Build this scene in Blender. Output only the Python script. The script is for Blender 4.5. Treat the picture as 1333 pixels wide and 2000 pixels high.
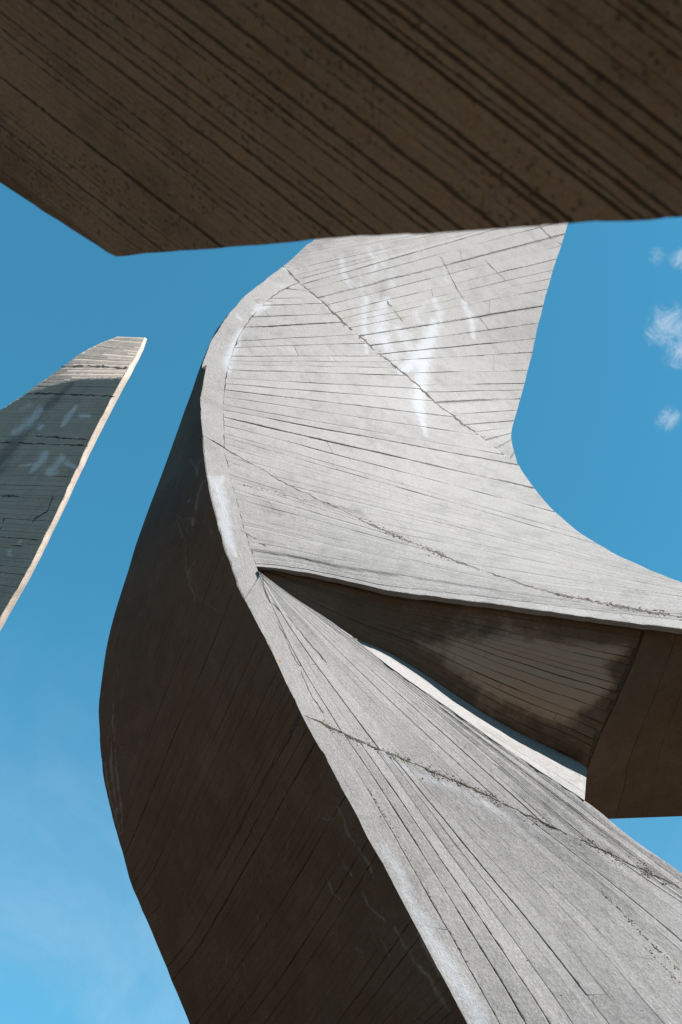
import bpy, math, random
import numpy as np
from mathutils import Vector

random.seed(7)
rng = np.random.default_rng(7)
for o in list(bpy.data.objects):
    bpy.data.objects.remove(o, do_unlink=True)
SC = bpy.context.scene
COL = SC.collection

# ------------------------------------------------------------------ camera
PITCH = math.radians(50)
LENS, SENSOR = 35.0, 36.0
CAM = np.array([0.0, 0.0, 1.6])
cam = bpy.data.cameras.new('camera')
cam.lens = LENS
cam.sensor_fit = 'VERTICAL'
cam.sensor_height = SENSOR
cam.sensor_width = SENSOR * 2 / 3
cam.clip_start = 0.05
cam.clip_end = 5000
cam.dof.use_dof = True
cam.dof.focus_distance = 13.0
cam.dof.aperture_fstop = 2.6
co = bpy.data.objects.new('camera', cam)
COL.objects.link(co)
co.location = CAM
co.rotation_euler = (math.radians(90) + PITCH, 0, 0)
SC.camera = co

# ------------------------------------------------------------------ light
SUN_EL, SUN_AZ = math.radians(38), math.radians(120)      # azimuth clockwise from +Y
S = np.array([math.cos(SUN_EL) * math.sin(SUN_AZ), math.cos(SUN_EL) * math.cos(SUN_AZ), math.sin(SUN_EL)])
sun = bpy.data.lights.new('sun', 'SUN')
sun.energy = 5.0
sun.angle = math.radians(0.5)
sun.color = (1.0, 0.975, 0.95)
so = bpy.data.objects.new('sun', sun)
COL.objects.link(so)
so.rotation_euler = Vector(S).to_track_quat('Z', 'Y').to_euler()
so.location = (20, -10, 30)

W = bpy.data.worlds.new('World')
SC.world = W
W.use_nodes = True
nt = W.node_tree
nt.nodes.clear()
def WN(t, **k):
    n = nt.nodes.new(t)
    for a, b in k.items():
        setattr(n, a, b)
    return n
sky = WN('ShaderNodeTexSky', sky_type='NISHITA')
sky.sun_disc = False
sky.sun_elevation = SUN_EL
sky.sun_rotation = SUN_AZ
sky.altitude = 400
sky.air_density = 1.0
sky.dust_density = 0.25
sky.ozone_density = 2.5
hs = WN('ShaderNodeHueSaturation')
hs.inputs['Hue'].default_value = 0.485
hs.inputs['Saturation'].default_value = 1.1
hs.inputs['Value'].default_value = 1.0
nt.links.new(sky.outputs[0], hs.inputs['Color'])
bg = WN('ShaderNodeBackground')
bg.inputs['Strength'].default_value = 0.082
tint = WN('ShaderNodeMix', data_type='RGBA', blend_type='MULTIPLY')
tint.inputs[0].default_value = 1.0
tint.inputs[7].default_value = (0.27, 0.96, 1.12, 1)
nt.links.new(hs.outputs[0], tint.inputs[6])
gam = WN('ShaderNodeGamma')
gam.inputs['Gamma'].default_value = 0.75
nt.links.new(tint.outputs[2], gam.inputs['Color'])
SKY_OUT = gam.outputs[0]
out = WN('ShaderNodeOutputWorld')
nt.links.new(bg.outputs[0], out.inputs[0])

SC.view_settings.view_transform = 'Standard'
SC.view_settings.look = 'None'
SC.view_settings.gamma = 1.0
SC.view_settings.use_curve_mapping = False
SC.view_settings.exposure = 1.7

# ------------------------------------------------------------------ pixel <-> place
FPX = LENS / SENSOR * 2000.0
CP, SP = math.cos(PITCH), math.sin(PITCH)
def rays(px, py):
    x = (np.asarray(px, float) - 666.5) / FPX
    y = (1000.0 - np.asarray(py, float)) / FPX
    return np.stack([x, CP - SP * y, SP + CP * y], -1)
def place(px, py, d):
    return CAM + rays(px, py) * np.asarray(d, float)[..., None]
def direction(px, py):
    r = rays(px, py)
    return r / np.linalg.norm(r)

class Field:
    """thin-plate interpolation of inverse distance over the view (a plane stays a plane)"""
    def __init__(self, pts):
        p = np.array(pts, float)
        self.c = p[:, :2] / 1000.0
        v = 1.0 / p[:, 2]
        n = len(p)
        K = self.k(np.linalg.norm(self.c[:, None] - self.c[None], axis=-1)) + np.eye(n) * 2e-4
        A = np.zeros((n + 3, n + 3))
        A[:n, :n] = K
        A[:n, n] = 1
        A[:n, n + 1:] = self.c
        A[n:, :n] = A[:n, n:].T
        self.w = np.linalg.solve(A, np.concatenate([v, np.zeros(3)]))
    @staticmethod
    def k(r):
        return np.where(r > 1e-9, r * r * np.log(np.maximum(r, 1e-9)), 0)
    def __call__(self, px, py):
        q = np.stack([np.asarray(px, float), np.asarray(py, float)], -1) / 1000.0
        sh = q.shape[:-1]
        q = q.reshape(-1, 2)
        n = len(self.c)
        r = np.linalg.norm(q[:, None] - self.c[None], axis=-1)
        v = self.k(r) @ self.w[:n] + self.w[n] + q @ self.w[n + 1:]
        return (1.0 / v).reshape(sh)

_lat = rng.random((256, 256))
def noise2(x, y):
    x = np.asarray(x, float); y = np.asarray(y, float)
    xi = np.floor(x).astype(int); yi = np.floor(y).astype(int)
    fx = x - xi; fy = y - yi
    fx = fx * fx * (3 - 2 * fx); fy = fy * fy * (3 - 2 * fy)
    g = lambda a, b: _lat[a & 255, b & 255]
    return (g(xi, yi) * (1 - fx) + g(xi + 1, yi) * fx) * (1 - fy) + (g(xi, yi + 1) * (1 - fx) + g(xi + 1, yi + 1) * fx) * fy

def resample(poly, n=None, step=None):
    p = np.array(poly, float)
    s = np.concatenate([[0], np.cumsum(np.linalg.norm(np.diff(p, axis=0), axis=1))])
    if n is None:
        n = max(2, int(s[-1] / step) + 1)
    t = np.linspace(0, s[-1], n)
    return np.stack([np.interp(t, s, p[:, i]) for i in range(p.shape[1])], -1)

def smooth(poly, n=120):
    """Catmull-Rom through the points, evenly resampled"""
    p = np.array(poly, float)
    if len(p) < 3:
        return resample(p, n)
    q = np.concatenate([[2 * p[0] - p[1]], p, [2 * p[-1] - p[-2]]])
    outp = []
    for i in range(1, len(q) - 2):
        a, b, c, d = q[i - 1], q[i], q[i + 1], q[i + 2]
        for t in np.linspace(0, 1, 16, endpoint=False):
            outp.append(0.5 * (2 * b + (c - a) * t + (2 * a - 5 * b + 4 * c - d) * t * t + (3 * b - a - 3 * c + d) * t ** 3))
    outp.append(q[-2])
    return resample(outp, n)

def rough(poly, amp=1.2, freq=0.05, seed=0):
    """a little chipping along an edge"""
    p = np.array(poly, float)
    t = np.gradient(p, axis=0)
    t /= np.linalg.norm(t, axis=1)[:, None] + 1e-9
    nrm = np.stack([-t[:, 1], t[:, 0]], -1)
    s = np.concatenate([[0], np.cumsum(np.linalg.norm(np.diff(p, axis=0), axis=1))])
    k = (noise2(s * freq, seed * 7.3 + s * 0) - 0.5) * 2 * amp + (noise2(s * freq * 4, seed * 3.1 + 50 + s * 0) - 0.5) * amp
    return p + nrm * k[:, None]

def cut(poly, a, b, n=None):
    """the part of a dense polyline between the points nearest a and b"""
    p = np.array(poly, float)
    i = int(np.argmin(np.linalg.norm(p - np.array(a, float), axis=1)))
    j = int(np.argmin(np.linalg.norm(p - np.array(b, float), axis=1)))
    r = p[i:j + 1] if i <= j else p[j:i + 1][::-1]
    return resample(r, n) if n else r

def near(poly, a):
    p = np.array(poly, float)
    return int(np.argmin(np.linalg.norm(p - np.array(a, float), axis=1))) / (len(p) - 1)

def at(poly, t):
    p = np.array(poly, float)
    i = np.linspace(0, 1, len(p))
    return np.array([np.interp(t, i, p[:, 0]), np.interp(t, i, p[:, 1])])

def fan(Lc, Rc, pairs, n=60, m=80, bow=0.0):
    """dense set of ruling lines from curve Lc to curve Rc; pairs anchor which point goes to which"""
    a = np.array([near(Lc, p) for p, q in pairs]); b = np.array([near(Rc, q) for p, q in pairs])
    k = np.linspace(0, 1, len(pairs)); t = np.linspace(0, 1, n)
    G = []
    for v in t:
        l = at(Lc, np.interp(v, k, a)); r = at(Rc, np.interp(v, k, b))
        u = np.linspace(0, 1, m)[:, None]
        d = r - l
        G.append(l + d * u + np.array([-d[1], d[0]]) * (bow * 4 * u * (1 - u)))
    return np.array(G)

def keyed(polys, n=60, m=80):
    """dense rulings through given polylines"""
    K = np.array([smooth(p, m) for p in polys])
    t = np.linspace(0, len(K) - 1, n)
    i = np.minimum(t.astype(int), len(K) - 2)
    f = (t - i)[:, None, None]
    return K[i] * (1 - f) + K[i + 1] * f

# ------------------------------------------------------------------ stains: shapes painted by weather, in view coordinates
def seg_mask(px, py, poly, w, gain=1.0, soft=2.0):
    p = np.array(poly, float)
    X = np.stack([px, py], -1)
    best = np.full(px.shape, 1e9)
    ws = np.full(len(p), w, float) if np.isscalar(w) else np.array(w, float)
    for a, b, wa, wb in zip(p[:-1], p[1:], ws[:-1], ws[1:]):
        ab = b - a
        t = np.clip(((X - a) @ ab) / max(ab @ ab, 1e-9), 0, 1)
        dd = np.linalg.norm(X - (a + t[..., None] * ab), axis=-1) / (wa + (wb - wa) * t)
        best = np.minimum(best, dd)
    return gain * np.exp(-best ** soft)

LIME = [   # polyline, width, gain
    ([(848, 630), (838, 668), (815, 700), (790, 722)], [9, 17, 20, 12], 1.0),
    ([(838, 668), (824, 730), (818, 790), (826, 822), (833, 852)], [16, 15, 13, 6, 3], 0.95),
    ([(815, 770), (800, 815), (835, 820)], 22, 0.35),
    ([(755, 585), (742, 620), (745, 660), (775, 700)], [10, 22, 22, 12], 0.7),
    ([(775, 640), (795, 660), (800, 690)], [8, 14, 10], 0.7),
    ([(716, 585), (712, 620), (716, 690)], [8, 9, 4], 0.75),
    ([(905, 590), (922, 625), (926, 662)], [5, 9, 3], 0.9),
    ([(848, 585), (858, 610), (862, 640)], [6, 9, 4], 0.75),
    ([(835, 590), (812, 612), (830, 640)], [5, 9, 6], 0.55),
    ([(745, 480), (752, 520), (770, 560)], [10, 16, 10], 0.45),
    ([(720, 485), (735, 510), (728, 540)], 9, 0.55),
    ([(668, 500), (670, 530), (685, 560)], [5, 8, 3], 0.65),
    ([(700, 500), (706, 560), (712, 600)], [4, 6, 3], 0.5),
    ([(868, 525), (874, 555)], [4, 3], 0.6),
    ([(742, 795), (765, 810)], [5, 3], 0.4),
    ([(525, 595), (505, 603), (497, 612)], [5, 8, 6], 0.95),
    ([(540, 558), (575, 556)], 6, 0.5),
    ([(469, 648), (458, 675), (446, 705), (447, 725)], [6, 10, 10, 5], 1.0),
    ([(462, 615), (472, 625)], 4, 0.7),
    ([(408, 935), (424, 943), (435, 935)], [6, 10, 5], 1.0),
    ([(424, 945), (436, 990), (440, 1030), (452, 1060), (460, 1085)], [10, 11, 12, 8, 4], 1.0),
    ([(430, 1000), (450, 1040)], 8, 0.7),
    ([(748, 1655), (775, 1695), (806, 1745)], [7, 12, 10], 0.65),
    ([(790, 1740), (835, 1815), (880, 1890), (920, 1960), (945, 2010), (1000, 2100)], [10, 13, 17, 19, 20, 22], 0.72),
    ([(812, 1770), (850, 1810)], 8, 0.6),
    ([(755, 1482), (830, 1520), (900, 1545), (985, 1590), (1060, 1630)], [6, 8, 9, 9, 5], 0.55),
    # pylon
    ([(78, 800), (58, 826), (30, 845)], [9, 11, 8], 0.85),
    ([(60, 790), (40, 800)], [7, 4], 0.6),
    ([(148, 795), (135, 812), (125, 828), (120, 834)], [4, 6, 5, 2], 1.0),
    ([(160, 812), (175, 812)], [5, 4], 1.0),
    ([(90, 885), (78, 903), (60, 922)], [6, 8, 3], 0.95),
    ([(78, 905), (40, 910)], [4, 2], 0.8),
    ([(122, 893), (108, 912), (92, 922)], [6, 7, 5], 0.95),
    ([(112, 920), (98, 926)], 5, 0.8),
    ([(132, 905), (148, 912)], [6, 4], 0.95),
    ([(40, 1058), (38, 1066)], 4, 0.7),
    ([(20, 1076), (19, 1084)], 4, 0.7),
    ([(20, 900), (5, 912)], [7, 5], 0.5),
    ([(82, 831), (78, 836)], 5, 0.9),
]
GRIME = [
    ([(760, 500), (756, 545), (745, 580), (762, 575)], [8, 12, 9, 6], 0.55),
    ([(560, 515), (600, 490), (640, 470)], [14, 16, 10], 0.45),
    ([(905, 700), (930, 745), (985, 760)], 12, 0.25),
    ([(925, 815), (985, 822)], [10, 16], 0.45),
    ([(985, 880), (1010, 900)], 12, 0.5),
    ([(640, 985), (700, 1000), (720, 1012)], [8, 8, 5], 0.6),
    ([(1000, 1128), (1060, 1150), (1100, 1165)], 8, 0.5),
    ([(470, 1060), (520, 1085), (560, 1075)], [10, 12, 10], 0.35),
    ([(505, 1125), (515, 1150)], [10, 5], 0.55),
    ([(900, 955), (860, 960)], 14, 0.2),
    ([(143, 748), (115, 775), (80, 805)], [4, 8, 8], 0.9),
    ([(80, 805), (40, 850), (0, 905), (-40, 950)], [9, 13, 16, 18], 1.0),
    ([(235, 664), (275, 664)], 5, 0.5),
]
DR = [([(372, 898), (384, 915), (386, 930)], [2, 6, 2]), ([(398, 895), (388, 903), (385, 915)], [3, 4, 3]), ([(402, 938), (392, 950), (382, 990)], [3, 3, 4]), ([(380, 985), (384, 995), (386, 1002)], [3, 5, 2]),
      ([(366, 1012), (376, 1014), (378, 1030)], [3, 7, 2]), ([(376, 1014), (388, 1020)], [4, 2]), ([(348, 1020), (352, 1035), (356, 1048)], [2, 4, 3]), ([(412, 1036), (414, 1046)], [4, 2]), ([(368, 980), (372, 976)], [5, 4]),
      ([(362, 1105), (370, 1130), (376, 1155)], [2, 3.5, 2]),
      ([(218, 1450), (216, 1490), (222, 1540), (230, 1590)], [2, 5, 5, 3]), ([(226, 1465), (228, 1510), (236, 1570), (240, 1625)], [2, 4, 4, 2]), ([(206, 1490), (210, 1530), (222, 1580), (236, 1630)], [3, 4, 4, 3]), ([(222, 1375), (221, 1420), (224, 1450)], [1.5, 2, 1.5]),
      ([(660, 1575), (672, 1600), (680, 1630), (700, 1655)], [3, 5, 4, 2]), ([(700, 1655), (722, 1690), (730, 1715)], [3, 4, 2]), ([(662, 1665), (676, 1695), (690, 1712)], [3, 5, 3]), ([(705, 1740), (725, 1775), (755, 1800)], [3, 5, 3]),
      ([(640, 1715), (650, 1745), (668, 1760)], [2, 3, 2]), ([(770, 1810), (790, 1845), (815, 1885), (835, 1905)], [4, 6, 8, 4]), ([(745, 1835), (762, 1870)], [2, 3]), ([(835, 1900), (855, 1940), (880, 1975)], [5, 9, 6]),
      ([(818, 1825), (840, 1870), (860, 1910)], [4, 6, 3]), ([(695, 1852), (708, 1862)], [3, 3]), ([(590, 1520), (605, 1540)], [1.5, 1.5]), ([(612, 1590), (640, 1602), (650, 1598)], [2, 3, 2]), ([(540, 1670), (550, 1685)], [2, 2]), ([(400, 1910), (412, 1930)], [2, 2])]
FLIME = [(p, [max(1.6, x * 0.85) for x in w], 0.55) for p, w in DR]
RUST = [([(545, 1290), (547, 1292)], 2.6, 1.2), ([(860, 1160), (864, 1161)], 4, 0.4)]
PALE = []
def masks(px, py, which, wk=1.25):
    m = np.zeros(px.shape)
    x0, x1, y0, y1 = px.min() - 60, px.max() + 60, py.min() - 60, py.max() + 60
    for poly, w, g in which:
        q = np.array(poly)
        if q[:, 0].max() < x0 or q[:, 0].min() > x1 or q[:, 1].max() < y0 or q[:, 1].min() > y1:
            continue
        m = np.maximum(m, seg_mask(px, py, poly, np.array(w, float) * wk if not np.isscalar(w) else w * wk, g, 1.6))
    return m

# ------------------------------------------------------------------ materials
def mat_concrete(name, base, var=0.10, bump=0.35, grain=1.0, warm=0.0, scale=1.0, grime_amt=0.5, lichen_shade=0.32, jlo=0.86, pores=0.0, tone_amt=0.09, speckle=0.6, lime=(0.25, 0.257, 0.272)):
    m = bpy.data.materials.new(name)
    m.use_nodes = True
    t = m.node_tree
    N, L = t.nodes, t.links
    N.clear()
    def n(ty, **k):
        q = N.new(ty)
        for a, b in k.items():
            setattr(q, a, b)
        return q
    def math_(op, a, b=None, clamp=False):
        q = n('ShaderNodeMath', operation=op, use_clamp=clamp)
        for i, v in enumerate((a, b)):
            if v is None:
                continue
            if hasattr(v, 'links'):
                L.new(v, q.inputs[i])
            else:
                q.inputs[i].default_value = v
        return q.outputs[0]
    def mix(f, a, b, bt='MIX'):
        q = n('ShaderNodeMix', data_type='RGBA', blend_type=bt)
        for s_, v in ((q.inputs[0], f), (q.inputs[6], a), (q.inputs[7], b)):
            if hasattr(v, 'links'):
                L.new(v, s_)
            elif isinstance(v, tuple):
                s_.default_value = (*v, 1)
            else:
                s_.default_value = v
        return q.outputs[2]
    def noise(sc, det=6, rgh=0.6, vec=None, dist=0.0):
        q = n('ShaderNodeTexNoise')
        q.inputs['Scale'].default_value = sc
        q.inputs['Detail'].default_value = det
        q.inputs['Roughness'].default_value = rgh
        q.inputs['Distortion'].default_value = dist
        L.new(vec if vec is not None else pos, q.inputs['Vector'])
        return q.outputs['Fac']
    def ramp(v, a, b, lo=0.0, hi=1.0):
        q = n('ShaderNodeMapRange', interpolation_type='SMOOTHSTEP')
        L.new(v, q.inputs[0])
        for i, x in enumerate((a, b, lo, hi)):
            q.inputs[i + 1].default_value = x
        return q.outputs[0]
    def attr(nm):
        q = n('ShaderNodeAttribute', attribute_name=nm)
        return q.outputs['Fac']
    geo = n('ShaderNodeNewGeometry')
    pos = geo.outputs['Position']
    uv = n('ShaderNodeUVMap', uv_map='grain').outputs[0]
    mp = n('ShaderNodeMapping')
    mp.inputs['Scale'].default_value = (1.6, 34, 1)
    L.new(uv, mp.inputs[0])
    rnd = n('ShaderNodeObjectInfo').outputs['Random']
    big = noise(0.55 * scale, 5, 0.62)
    mid = noise(3.2 * scale, 8, 0.68, dist=0.3)
    fine = noise(42 * scale, 5, 0.7)
    speck = noise(150 * scale, 3, 0.6)
    gr = noise(1.0, 5, 0.6, mp.outputs[0], 0.4)
    # colour
    b = np.array(base)
    c = mix(ramp(big, 0.3, 0.7), tuple(b * (1 - var)), tuple(b * (1 + var)))
    c = mix(ramp(mid, 0.35, 0.68), c, tuple(b * np.array([1.10, 1.10, 1.11])), 'MIX')
    dk = math_('MULTIPLY', ramp(mid, 0.50, 0.32), 0.26)
    c = mix(dk, c, tuple(b * 0.62))
    tone = math_('ADD', math_('MULTIPLY', rnd, tone_amt), 1.0 - tone_amt / 2)
    grn = math_('ADD', math_('MULTIPLY', gr, 0.16 * grain), 1.0 - 0.08 * grain)
    fin = math_('ADD', math_('MULTIPLY', fine, 0.9 * speckle + 0.2), 1.0 - 0.45 * speckle - 0.1)
    k = math_('MULTIPLY', math_('MULTIPLY', tone, grn), fin)
    kk = n('ShaderNodeCombineColor')
    for i in range(3):
        L.new(k, kk.inputs[i])
    c = mix(1.0, c, kk.outputs[0], 'MULTIPLY')
    # air holes and dark specks
    sp_ = math_('MULTIPLY', ramp(speck, 0.60, 0.70), 0.55)
    c = mix(sp_, c, tuple(b * 0.3))
    vor = n('ShaderNodeTexVoronoi')
    vor.inputs['Scale'].default_value = 9 * scale
    L.new(pos, vor.inputs['Vector'])
    rare = ramp(noise(5 * scale, 2), 0.5, 0.62)
    hole = math_('MULTIPLY', ramp(vor.outputs['Distance'], 0.085, 0.045), rare)
    c = mix(math_('MULTIPLY', hole, 0.75), c, tuple(b * 0.16))
    if pores:
        v2 = n('ShaderNodeTexVoronoi')
        v2.inputs['Scale'].default_value = 34
        v2.inputs['Randomness'].default_value = 1.0
        L.new(pos, v2.inputs['Vector'])
        pz = math_('ADD', v2.outputs['Distance'], math_('MULTIPLY', math_('SUBTRACT', noise(70, 4, 0.7), 0.5), 0.5))
        pm = math_('MULTIPLY', ramp(pz, 0.26, 0.12), ramp(noise(2.6, 4), 0.42, 0.6))
        c = mix(math_('MULTIPLY', pm, pores), c, tuple(b * 0.25))
        hole = math_('MAXIMUM', hole, pm)
    # brown lichen tint here and there; on flank and soffit it adds to painted shade
    lich_and_shade = math_('MULTIPLY', ramp(noise(1.3 * scale, 7, 0.75), 0.56 - 0.2 * (lichen_shade > 0.5), 0.74 - 0.1 * (lichen_shade > 0.5)), lichen_shade)
    c = mix(lich_and_shade, c, tuple(b * np.array([0.80, 0.70, 0.58])))
    # dirt in the joints
    ed = attr('joint')
    n2 = noise(11 * scale, 7, 0.75)
    jd = math_('MULTIPLY', ramp(math_('ADD', math_('MULTIPLY', ed, 0.55), n2), jlo, jlo + 0.26), grime_amt)
    c = mix(jd, c, tuple(b * np.array([0.22, 0.19, 0.16])))
    # weather streaks
    gm = attr('grime')
    gf = ramp(math_('ADD', gm, math_('MULTIPLY', math_('SUBTRACT', noise(6 * scale, 8, 0.72), 0.5), 1.0)), 0.25, 0.95)
    c = mix(math_('MULTIPLY', gf, 0.62), c, tuple(b * np.array([0.30, 0.31, 0.34])))
    lm = attr('lime')
    ln = noise(7.5 * scale, 9, 0.75, dist=0.6)
    lf = ramp(math_('ADD', lm, math_('MULTIPLY', math_('SUBTRACT', ln, 0.5), 1.5)), 0.15, 1.0)
    lf = math_('MULTIPLY', lf, ramp(lm, 0.03, 0.2))
    c = mix(math_('MULTIPLY', lf, 0.75), c, lime)
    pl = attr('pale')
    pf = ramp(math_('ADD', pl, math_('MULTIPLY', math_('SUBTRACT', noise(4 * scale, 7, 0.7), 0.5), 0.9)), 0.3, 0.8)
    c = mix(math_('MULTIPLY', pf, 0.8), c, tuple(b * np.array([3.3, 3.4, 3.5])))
    ru = attr('rust')
    c = mix(math_('MULTIPLY', ramp(ru, 0.3, 1.0), 0.8), c, (0.24, 0.11, 0.02))
    bs = n('ShaderNodeBsdfPrincipled')
    L.new(c, bs.inputs['Base Color'])
    bs.inputs['Roughness'].default_value = 0.9
    bs.inputs['Specular IOR Level'].default_value = 0.25
    hsum = math_('ADD', math_('MULTIPLY', gr, 0.6 * grain), math_('MULTIPLY', fine, 0.5))
    hsum = math_('ADD', hsum, math_('MULTIPLY', mid, 0.8))
    hsum = math_('SUBTRACT', hsum, math_('MULTIPLY', hole, 0.8))
    hsum = math_('SUBTRACT', hsum, math_('MULTIPLY', jd, 0.9))
    bp = n('ShaderNodeBump')
    bp.inputs['Strength'].default_value = bump
    bp.inputs['Distance'].default_value = 0.02
    L.new(hsum, bp.inputs['Height'])
    L.new(bp.outputs[0], bs.inputs['Normal'])
    o_ = n('ShaderNodeOutputMaterial')
    L.new(bs.outputs[0], o_.inputs[0])
    return m

def mat_plain(name, colors, scale, rgh=0.95):
    m = bpy.data.materials.new(name)
    m.use_nodes = True
    t = m.node_tree
    bs = t.nodes['Principled BSDF']
    bs.inputs['Roughness'].default_value = rgh
    bs.inputs['Specular IOR Level'].default_value = 0.2
    g = t.nodes.new('ShaderNodeNewGeometry')
    nz = t.nodes.new('ShaderNodeTexNoise')
    nz.inputs['Scale'].default_value = scale
    nz.inputs['Detail'].default_value = 8
    nz.inputs['Roughness'].default_value = 0.7
    cr = t.nodes.new('ShaderNodeValToRGB')
    els = cr.color_ramp.elements
    while len(els) < len(colors):
        els.new(0.5)
    for i, c in enumerate(colors):
        els[i].position = 0.32 + 0.36 * i / max(1, len(colors) - 1)
        els[i].color = (*c, 1)
    t.links.new(g.outputs['Position'], nz.inputs['Vector'])
    t.links.new(nz.outputs['Fac'], cr.inputs[0])
    t.links.new(cr.outputs[0], bs.inputs['Base Color'])
    bp = t.nodes.new('ShaderNodeBump')
    bp.inputs['Strength'].default_value = 0.5
    bp.inputs['Distance'].default_value = 0.02
    t.links.new(nz.outputs['Fac'], bp.inputs['Height'])
    t.links.new(bp.outputs[0], bs.inputs['Normal'])
    return m

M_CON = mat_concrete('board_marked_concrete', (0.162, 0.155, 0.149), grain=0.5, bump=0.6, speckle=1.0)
M_FLANK = mat_concrete('shade_toned_concrete', (0.102, 0.072, 0.050), speckle=1.0, var=0.2, bump=0.6, lichen_shade=0.8, lime=(0.30, 0.29, 0.28))  # darker brown copy of the concrete, painting in shade on flank and soffit
M_PYL = mat_concrete('pylon_concrete', (0.345, 0.285, 0.236), lime=(0.62, 0.62, 0.64))
M_SLAB = mat_concrete('rough_concrete', (0.280, 0.192, 0.132), var=0.25, bump=1.0, grain=1.0, scale=2.0, speckle=1.0, grime_amt=0.8, lichen_shade=0.5, jlo=0.78, pores=0.4)
M_CRACK = mat_plain('crack_dirt', [(0.030, 0.024, 0.020), (0.075, 0.062, 0.050)], 30)
M_PEB = mat_plain('aggregate', [(0.11, 0.094, 0.078), (0.165, 0.150, 0.132), (0.22, 0.208, 0.19)], 24)
M_LIME = mat_plain('lime_crust', [(0.16, 0.14, 0.12), (0.26, 0.25, 0.24), (0.38, 0.38, 0.39)], 14)
M_ROOT = mat_plain('dried_algae', [(0.11, 0.075, 0.05), (0.24, 0.18, 0.13)], 18)
M_BLOCKER = mat_plain('blocker_slope', [(0.018, 0.030, 0.010), (0.05, 0.065, 0.022)], 0.25)  # dark green for the added ring that blocks low sky light
M_SOIL = mat_plain('dry_soil', [(0.040, 0.028, 0.018), (0.068, 0.047, 0.030), (0.046, 0.038, 0.021)], 0.7)

# ------------------------------------------------------------------ mesh helpers
def link(name, verts, faces, mat, parent=None, attrs=None, uv=None, smooth_=True):
    me = bpy.data.meshes.new(name)
    me.from_pydata(np.asarray(verts, float).tolist(), [], faces)
    me.update()
    if attrs:
        for k, a in attrs.items():
            at_ = me.attributes.new(k, 'FLOAT', 'POINT')
            at_.data.foreach_set('value', np.asarray(a, np.float32).ravel())
    if uv is not None:
        ul = me.uv_layers.new(name='grain')
        li = np.zeros(len(me.loops), np.int32)
        me.loops.foreach_get('vertex_index', li)
        ul.data.foreach_set('uv', np.asarray(uv, np.float32)[li].ravel())
    if smooth_:
        me.polygons.foreach_set('use_smooth', [True] * len(me.polygons))
        try:
            me.set_sharp_from_angle(angle=math.radians(35))
        except Exception:
            pass
    me.materials.append(mat)
    o = bpy.data.objects.new(name, me)
    COL.objects.link(o)
    if parent is not None:
        o.parent = parent
    return o

def quads(nu, nv, base=0, flip=False):
    f = []
    for i in range(nu - 1):
        for j in range(nv - 1):
            a = base + i * nv + j
            q = (a, a + 1, a + nv + 1, a + nv)
            f.append(q[::-1] if flip else q)
    return f

def ring(nu, nv):
    r = [j for j in range(nv)]
    r += [i * nv + nv - 1 for i in range(1, nu)]
    r += [(nu - 1) * nv + j for j in range(nv - 2, -1, -1)]
    r += [i * nv for i in range(nu - 2, 0, -1)]
    return r

def shell(front, back, closed_back=True):
    """closed solid from two equal grids of points"""
    nu, nv = front.shape[:2]
    n = nu * nv
    V = np.concatenate([front.reshape(-1, 3), back.reshape(-1, 3)])
    # orient outward: the front faces the camera
    a, b, c = front[0, 0], front[min(1, nu - 1), 0], front[0, min(1, nv - 1)]
    mid = front[nu // 2, nv // 2]
    e1 = front[min(nu // 2 + 1, nu - 1), nv // 2] - mid
    e2 = front[nu // 2, min(nv // 2 + 1, nv - 1)] - mid
    nn = np.cross(e2, e1)          # normal of quads() order
    flip = nn @ (CAM - mid) < 0
    F = quads(nu, nv, 0, flip)
    if closed_back:
        F += quads(nu, nv, n, not flip)
    r = ring(nu, nv)
    for i in range(len(r)):
        p, q = r[i], r[(i + 1) % len(r)]
        s = (q, p, p + n, q + n)
        F.append(s[::-1] if flip else s)
    return V, F

def core(name, parts, parent, mat, coarse=14):
    """the mass behind the board marks: several ruled grids with their own thickness, one mesh"""
    V, F, A, UV = [], [], {'lime': [], 'grime': [], 'rust': [], 'pale': [], 'joint': []}, []
    base = 0
    for G, fld, thick, inset in parts:
        n, m = G.shape[:2]
        g = G[np.linspace(0, n - 1, min(n, 100)).astype(int)][:, np.linspace(0, m - 1, min(m, 90)).astype(int)]
        d = fld(g[..., 0], g[..., 1])
        P = place(g[..., 0], g[..., 1], d + inset)
        B = P + np.array(thick)
        v, f = shell(P, B)
        V.append(v)
        F += [tuple(i + base for i in q) for q in f]
        base += len(v)
        for k, w in (('lime', FLIME if mat is M_FLANK else LIME), ('grime', GRIME), ('rust', RUST)):
            mk = masks(g[..., 0], g[..., 1], w).ravel()
            A[k] += [mk, mk]
        z = np.zeros(g[..., 0].size)
        A['pale'] += [z, z]
        A['joint'] += [z + 1.0, z + 0.0]
        UV += [np.stack([P[..., 0].ravel(), P[..., 2].ravel()], -1)] * 2
    return link(name, np.concatenate(V), F, mat, parent, {k: np.concatenate(a) for k, a in A.items()}, np.concatenate(UV))

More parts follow.
